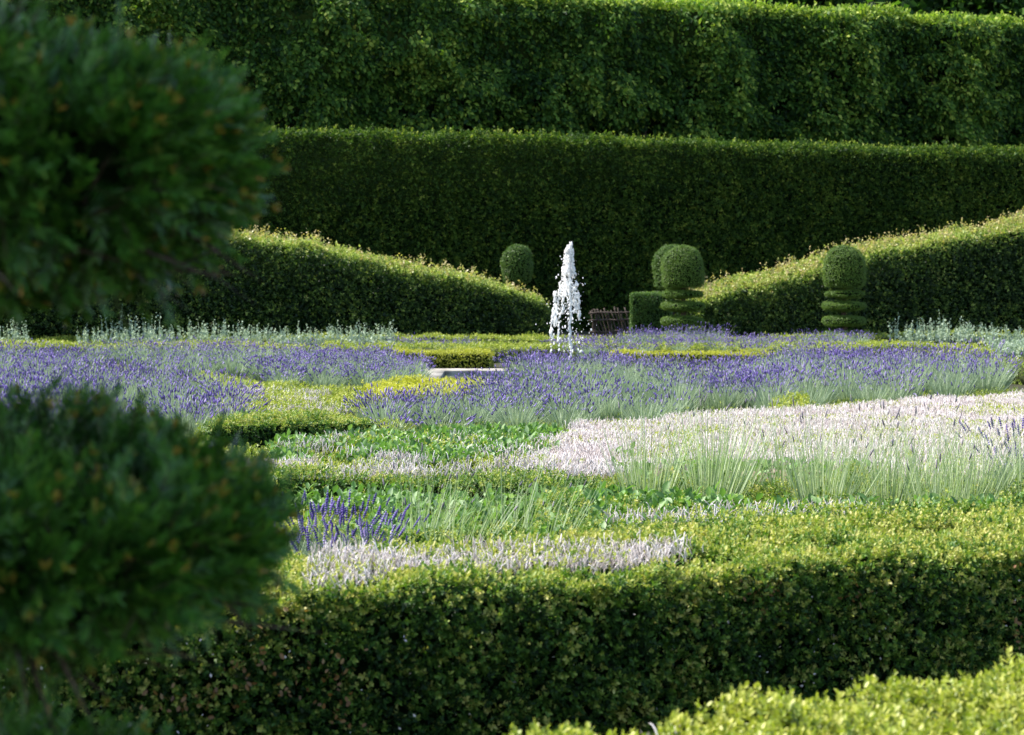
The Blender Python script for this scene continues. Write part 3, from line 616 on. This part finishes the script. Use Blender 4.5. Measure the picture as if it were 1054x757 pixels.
def drift(pts, z, label, d=.42, h=.36, bloom=.7, nf=170, ns=75, r=.28, spike=.05, wid=.007, swid=.0125, fl='lavflower', whorl=False, lean=(0, 0), zs=.12, name='lavender', world=False):
    P = ccw(pts) if world else px_poly(pts, z); g = Geo()
    for q in scatter_centres(P, d):
        hh = h * (1 + RG.normal(0, .1) + .15 * n3(np.array([q]), 1.2, 8)[0]); bl = np.clip(bloom * (.80 + 1.1 * n3(np.array([q]), 1.2, 14)[0] + RG.normal(0, .15)), 0, 1)
        lav_bush(g, g, q[0], q[1], max(0, z - zs), hh, r * RG.uniform(.85, 1.15), nf, int(ns * (1.35 if fl == 'lavflower' else 1)), bl, spike, wid, whorl, lean, sm=1, swid=swid)
    o = g.build(name, [M['stalk' if fl == 'spent' else 'lavleaf'], M[fl]]); return tag(o, label, 'lavender', None, 'stuff')
# polygons are the drifts at mid-height; stalks reach about 15 pixels higher
drift([(-60, 386), (60, 384), (150, 388), (205, 398), (245, 418), (235, 445), (-60, 445)], .30, 'deep purple lavender drift at the left edge above the blurred topiary', bloom=1.0, ns=110, nf=150, zs=.18, h=.38)
drift([(-60, 366), (0, 363), (70, 363), (110, 370), (60, 378), (-60, 382)], .28, 'pale purple lavender haze at the far left edge behind the deep purple drift', bloom=.7, ns=48, nf=100, h=0.26)
drift([(90, 361), (200, 359), (300, 362), (400, 366), (420, 374), (270, 384), (170, 378)], .28, 'grey-green and pale purple lavender drift crossing the left far bed', bloom=.55, ns=48, nf=130, h=0.27)
drift([(275, 377), (350, 373), (425, 376), (440, 388), (400, 396), (290, 398)], .28, 'purple lavender drift left of the golden border, behind the yellow shrub bed', bloom=.85, ns=68, nf=150, h=0.29)
drift([(370, 421), (470, 416), (600, 416), (700, 420), (690, 432), (560, 437), (400, 445)], .34, 'silvery lavender drift with scattered purple heads in front of the yellow shrub bed', bloom=.55, ns=70, nf=170, h=.33, d=.36)
drift([(528, 384), (565, 381), (640, 381), (720, 387), (790, 400), (800, 416), (700, 420), (640, 402), (530, 394)], .30, 'dense purple lavender drift in front of the fountain jet', bloom=.9, ns=95, nf=150, h=.38)
drift([(490, 407), (560, 403), (640, 406), (650, 418), (500, 418)], .34, 'purple lavender drift below the fountain, in front of the pale path', bloom=.95, ns=95, nf=120, h=.32)
drift([(790, 398), (850, 388), (940, 384), (1010, 387), (1040, 395), (1035, 402), (960, 412), (860, 420), (780, 424)], .32, 'wide purple lavender drift along the back of the white flower bed on the right', bloom=.85, ns=100, nf=170, h=.42)
drift([(750, 378), (800, 369), (900, 370), (960, 375), (860, 386), (740, 390)], .29, 'purple lavender drift right of the basin in the middle distance', bloom=.85, ns=68, nf=120, h=0.26)
drift([(560, 354), (620, 351), (720, 351), (700, 358), (600, 361)], .27, 'distant pale purple lavender haze right behind the fountain jet', bloom=.8, ns=48, nf=80, h=0.22)
drift([(650, 350), (700, 348), (760, 350), (860, 354), (890, 358), (780, 361), (700, 356)], .25, 'distant purple lavender haze at the foot of the tiered topiaries', bloom=.8, ns=48, nf=80, h=0.22)
drift([(640, 348), (740, 348), (740, 350), (640, 350)], .3, 'thin row of lavender spikes at the foot of the middle topiary', bloom=.8, ns=32, nf=50, h=0.29, d=.3)
drift([(830, 351), (890, 350), (890, 353), (830, 353)], .27, 'thin row of pale lavender stalks at the foot of the right topiary', bloom=.4, ns=40, nf=60, h=0.30, d=.3)
drift([(400, 352), (480, 351), (500, 356), (400, 358)], .25, 'distant faint purple lavender haze left of the fountain jet', bloom=.7, ns=36, nf=50, h=0.19)
drift([(650, 505), (760, 500), (1150, 498), (1150, 528), (900, 528), (760, 520), (660, 520)], .44, 'fresh silvery green lavender stalks with grey spent heads in front of the white flowers', bloom=.22, ns=70, nf=60, h=.62, r=.26, wid=.005, spike=.055, swid=.010, fl='spent', d=.34, lean=(.08, 0), zs=.2)
drift([(395, 540), (470, 532), (560, 540), (560, 560), (420, 566)], .5, 'leaning green lavender stalks with grey heads right of the near purple clump', bloom=.6, ns=45, nf=22, h=.56, r=.26, wid=.0042, spike=.045, swid=.009, fl='spent', d=.33, lean=(.3, 0), zs=.2)
drift([(690, 470), (1000, 465), (1060, 480), (700, 490)], .44, 'sparse thin grey lavender stalks standing up through the white flowers', bloom=.7, ns=9, nf=8, h=.40, r=.25, wid=.0035, spike=.06, swid=.009, fl='spent', d=.4, lean=(.1, 0), zs=.15)

# single bushes that stand out
def bush_proto(name, bl, nf, ns, h, r, whorl, spike, wid, swid, label):
    gf = gs = Geo()
    lav_bush(gf, gs, 0, 0, 0, h, r, nf, ns, bl, spike, wid, whorl, (0, 0), 1, swid)
    for _ in range(2): lav_bush(gf, gs, RG.normal(0, r * .3), RG.normal(0, r * .3), 0, h * .9, r * .8, nf // 2, ns // 3, bl, spike, wid, whorl, (0, 0), 1, swid)
    return tag(gf.build(name, [M['lavleaf'], M['lavflower']]), label, 'lavender')
def place(proto, first, spots):
    bpy.context.view_layer.update()
    for i, (px, D, z0, s, lab) in enumerate(spots):
        o = proto if i == 0 else copy_tree(proto); o.location = (XD(px, D), D, z0); o.rotation_euler.z = i * 1.7; o.scale = (s, s, s); o['label'] = lab; o['group'] = first
proto = bush_proto('lavender_bush', .85, 260, 46, .42, .27, True, .06, .004, .017, 'x')
place(proto, 'near purple lavender bushes', [(322, 8.0, .33, .9, 'near deep purple lavender bush beside the blurred topiary, left of its neighbour'),
      (350, 7.9, .33, .9, 'near deep purple lavender bush with tall spikes, second from the blurred topiary'),
      (380, 8.15, .32, .75, 'near purple lavender bush at the right end of the near purple clump'),
      (1052, 11.2, .34, 1.0, 'purple lavender bush at the right edge in front of the white flowers')])
proto = bush_proto('lavender_mound', .06, 700, 60, .40, .42, False, .07, .007, .02, 'x')
place(proto, 'grey-green lavender mounds with few flowers', [(655, 18.3, .05, 1.1, 'grey-green lavender mound without flowers below the fountain, left of the white bed'),
      (600, 18.9, .0, 1.0, 'smaller grey-green lavender mound just left of the flowerless one below the fountain'),
      (940, 19.2, .05, 1.0, 'dark grey-green lavender mound at the back edge of the white bed, left one of three'),
      (975, 19.6, .05, 1.05, 'dark grey-green lavender mound at the back edge of the white bed, middle one of three'),
      (1015, 20.0, .02, 1.0, 'dark grey-green lavender mound at the back edge of the white bed, nearest the right edge'),
      (562, 22.3, .05, 1.0, 'grey-green lavender mound between the pale path and the purple drift, left of the jet'),
      (870, 20.2, .0, .9, 'grey-green lavender mound with a few flowers left of the three dark mounds')])

# silver spires
def spires(pts, z, label, dens, h, world=False):
    P = px_poly(pts, z); g = Geo(); Q = sample(P, dens); Q = Q[n3(Q, .9, 51) + RG.normal(0, .3, len(Q)) > -.35]; k = len(Q)
    hh = h * RG.uniform(.45, 1.25, k) * (1 + .4 * n3(Q, 1.4, 53)); Y = unit(RG.normal(0, .1, (k, 3)) + np.array([0, 0, 1.])); b = np.column_stack([Q, np.full(k, z - .1)])
    g.inst(BLADE, b, Y, RG.normal(0, 1, (k, 3)), hh, .6, wid=.014)
    for j in range(12):
        t = (j + .5) / 12; g.inst(LEAF4, b + Y * (hh * t)[:, None], unit(RG.normal(0, .6, (k, 3)) + np.array([0, 0, .5])), RG.normal(0, 1, (k, 3)), (.10 - .055 * t) * RG.uniform(.7, 1.2, k), np.clip(.5 + RG.normal(0, .2, k), 0, 1))
    o = g.build('silver_sage', M['silver']); tag(o, label, 'silver herb', None, 'stuff')
spires([(80, 351), (230, 349), (405, 350), (405, 352.5), (230, 353), (80, 354)], .27, 'pale silvery upright herb spires in front of the left sloping hedge', 42, .36)
spires([(105, 349.5), (165, 349), (165, 351), (105, 352)], .27, 'taller silvery herb spires near the left topiary, in front of the dark hedge', 26, .62)
spires([(-40, 353), (32, 352), (32, 355), (-40, 357)], .27, 'silvery herb spires at the far left edge below the blurred topiary', 40, .42)
spires([(912, 346.5), (1000, 346), (1130, 345), (1130, 347), (912, 349.5)], .30, 'pale silvery herb spires in front of the right sloping hedge', 42, .42)
spires([(1015, 355), (1130, 353), (1130, 364), (1030, 362)], .27, 'low silvery grey herb patch at the right edge', 90, .16)

# broad green sage leaves
def sage(pts, z, label, dens, L, thr=-.1, seed=61):
    P = px_poly(pts, z); g = Geo(); Q = sample(P, dens / 6, .1, .5); Q = Q[n3(Q, .45, seed) + RG.normal(0, .2, len(Q)) > thr]; k = len(Q)
    for j in range(7):
        a = RG.random(k) * 2 * PI; el = RG.uniform(.3, 1.3, k); Y = np.column_stack([np.cos(a) * np.cos(el), np.sin(a) * np.cos(el), np.sin(el)])
        b = np.column_stack([Q, np.full(k, z - .05)]) + RG.normal(0, .02, (k, 3)); g.inst(OVAL, b, Y, RG.normal(0, .5, (k, 3)) + np.array([0, 0, 1.]), L * RG.uniform(.6, 1.25, k), np.clip(.5 + RG.normal(0, .2, k), 0, 1))
    tag(g.build('sage', M['sage']), label, 'sage', None, 'stuff')
sage([(280, 447), (420, 440), (585, 438), (570, 466), (430, 470), (280, 474)], .42, 'bright green broad-leaved sage band left of the white bed', 1700, .06, -.35)
sage([(225, 425), (330, 424), (360, 436), (240, 444)], .38, 'small green leafy patch in front of the yellow-green bed at left', 1000, .055, -.1)
sage([(560, 500), (700, 505), (900, 512), (900, 530), (700, 535), (560, 560)], .54, 'green broad sage leaves behind the near hedge, right of centre', 1400, .06, -.1, 63)
sage([(900, 515), (1140, 510), (1140, 535), (900, 540)], .55, 'green broad sage leaves behind the near hedge at the right edge', 1100, .055, .1, 65)
sage([(600, 458), (760, 470), (900, 474), (900, 490), (640, 490)], .48, 'scattered sage leaves along the front of the white flowers', 700, .055, .15, 67)
dry_patch([(655, 752), (700, 742), (730, 752), (720, 790), (640, 790)], .725, 'small dry bleached patch in the top of the blurred corner hedge', 1500, .03, thr=.1, seed=43, rag=.05)
sage([(280, 500), (420, 500), (560, 505), (640, 515), (600, 545), (300, 560)], .47, 'green leafy undergrowth around the near purple lavender', 1300, .05, -.25, 69)

# ------------------------------------------------------------------ foreground tiered yew, out of focus
TX, TY = -.80, 2.65
ty = thing('tiered_topiary', 'large blurred dark tiered yew topiary filling the left foreground', 'topiary', (TX, TY, 0))
def yew_tier(r, zc, h, n, top=1.0, seed=0, bare=0.0):
    """short sprays of flat needles over a flattened round tier, with woody twigs showing inside"""
    g = Geo()
    prof = disc_prof(r - .085, zc, h - .12); solid(g, prof, 1, 32)
    k = n; u = unit(RG.normal(0, 1, (k, 3))); ex = .75; p = np.sign(u) * np.abs(u) ** ex; rr = np.hypot(p[:, 0], p[:, 1])
    pos = np.column_stack([u[:, 0] * r * 1.0, u[:, 1] * r * 1.0, np.sign(u[:, 2]) * np.abs(u[:, 2]) ** .8 * h * .5])
    nrm = unit(np.column_stack([u[:, 0] / r, u[:, 1] / r, u[:, 2] / (h * .5)]))
    pos = pos + np.array([0, 0, zc]) + nrm * ((.022 * noise(pos, .12, seed) + .03 * noise(pos, .05, seed + 1)) - .045 + RG.normal(0, .014, k))[:, None]
    keep = (noise(pos, .09, seed + 2) + RG.normal(0, .25, k)) > -.40 + bare * (pos[:, 2] < zc - h * .12)
    pos = pos[keep]; nrm = nrm[keep]; k = len(pos)
    az = np.array([0, 0, 1.]); Y = unit(nrm * .9 + RG.normal(0, .42, (k, 3)) + az * .3); L = RG.uniform(.045, .08, k)
    side = unit(np.cross(Y, RG.normal(0, 1, (k, 3))))
    g.inst(BLADE, pos, Y, RG.normal(0, 1, (k, 3)), L, .3, mat=2, wid=.003)
    for j in range(11):
        t = (j + .5) / 11; b = pos + Y * (L * t)[:, None]
        for sg in (-1, 1):
            yd = unit(side * sg * (1.05 - .55 * t) + Y * (.45 + .6 * t) + RG.normal(0, .14, (k, 3)))
            g.inst(NEEDLE, b, yd, np.cross(side, Y) + RG.normal(0, .2, (k, 3)), RG.uniform(.016, .028, k) * (1 - .25 * t), np.clip(.34 + .22 * (t - .4) + RG.normal(0, .13, k), 0, 1), wid=.0034)
    # bronze tips on some of the shoots
    q = RG.random(k) < .16; e = (pos + Y * L[:, None])[q]; kk = len(e)
    for j in range(5): g.inst(NEEDLE, e, unit(Y[q] + RG.normal(0, .4, (kk, 3))), RG.normal(0, 1, (kk, 3)), .016, np.clip(.92 + RG.normal(0, .08, kk), 0, 1), wid=.004)
    # twigs: mostly on the underside
    m = 260; a = RG.random(m) * 2 * PI; ra = r * np.sqrt(RG.random(m)) * .9; b = np.column_stack([ra * np.cos(a), ra * np.sin(a), zc - h * .5 + .09 + RG.normal(0, .03, m)])
    g.inst(BLADE, b, unit(np.column_stack([np.cos(a), np.sin(a), RG.normal(-.1, .3, m)]) + RG.normal(0, .3, (m, 3))), RG.normal(0, 1, (m, 3)), RG.uniform(.06, .16, m), .5, mat=2, wid=.006)
    return g.build('tier', [M['needle'], M['core'], M['twig']], ty)
yew_tier(.42, 1.838, .375, 4600, seed=71)
yew_tier(.475, 1.32, .335, 4800, seed=75, bare=.7)
yew_tier(.40, .86, .38, 2600, seed=79)
yew_tier(.46, .42, .40, 1800, seed=83)
def dome_tier():
    g = Geo(); zc, r, h = 2.62, .42, .56
    solid(g, [(.05, 2.29), (.36, 2.31), (.37, 2.54), (.3, 2.74), (.15, 2.84), (.01, 2.87)], 1)
    k = 2600; u = unit(RG.normal(0, 1, (k, 3))); pos = u * np.array([r, r, .33]) * .93 + np.array([0, 0, zc]); Y = unit(u + RG.normal(0, .4, (k, 3))); L = RG.uniform(.05, .09, k); side = unit(np.cross(Y, RG.normal(0, 1, (k, 3))))
    for j in range(9):
        t = (j + .5) / 9
        for sg in (-1, 1): g.inst(NEEDLE, pos + Y * (L * t)[:, None], unit(side * sg + Y * .6), np.cross(side, Y), .024, np.clip(.4 + RG.normal(0, .13, k), 0, 1), wid=.0036)
    g.build('dome', [M['needle'], M['core']], ty)
dome_tier()
g = Geo(); trunkgeo(g, 0, 0, 0, 2.4, .05, .03, wob=.01); g.build('trunk', M['bark'], ty)

# ------------------------------------------------------------------ light, sky, camera
EL, AZ = math.radians(50), math.radians(-76)      # sun behind the hedges, to the left
sv = Vector((math.sin(AZ) * math.cos(EL), math.cos(AZ) * math.cos(EL), math.sin(EL)))
sd = bpy.data.lights.new('sun', 'SUN'); sd.energy = 4.6; sd.angle = math.radians(.53); sd.color = (1, .955, .88)
so = bpy.data.objects.new('sun', sd); C.objects.link(so); so.rotation_euler = sv.to_track_quat('Z', 'Y').to_euler(); so.location = (-20, 10, 30)
w = bpy.data.worlds.new('World'); scene.world = w; w.use_nodes = True; nt = w.node_tree; nt.nodes.clear()
sk = nt.nodes.new('ShaderNodeTexSky'); sk.sky_type = 'NISHITA'; sk.sun_disc = False; sk.sun_elevation = EL; sk.sun_rotation = AZ
bg = nt.nodes.new('ShaderNodeBackground'); bg.inputs[1].default_value = .145; ou = nt.nodes.new('ShaderNodeOutputWorld')
nt.links.new(sk.outputs[0], bg.inputs[0]); nt.links.new(bg.outputs[0], ou.inputs[0])
cd = bpy.data.cameras.new('camera'); co = bpy.data.objects.new('camera', cd); C.objects.link(co); scene.camera = co
co.location = (0, 0, CH); co.rotation_euler = (PI / 2, 0, 0); cd.sensor_width = 36; cd.lens = F / 1054 * 36; cd.shift_y = -(378.5 - HY) / 1054
cd.clip_start = .05; cd.clip_end = 2000
cd.dof.use_dof = True; cd.dof.focus_distance = 12; cd.dof.aperture_fstop = 6.6
scene.render.engine = 'CYCLES'; scene.cycles.max_bounces = 8; scene.cycles.diffuse_bounces = 3; scene.cycles.transparent_max_bounces = 4
vs = scene.view_settings; vs.view_transform = 'Standard'; vs.look = 'None'; vs.gamma = 1; vs.exposure = 1.25; vs.use_curve_mapping = False
print('VERTS', sum(len(o.data.vertices) for o in bpy.data.objects if o.type == 'MESH'))
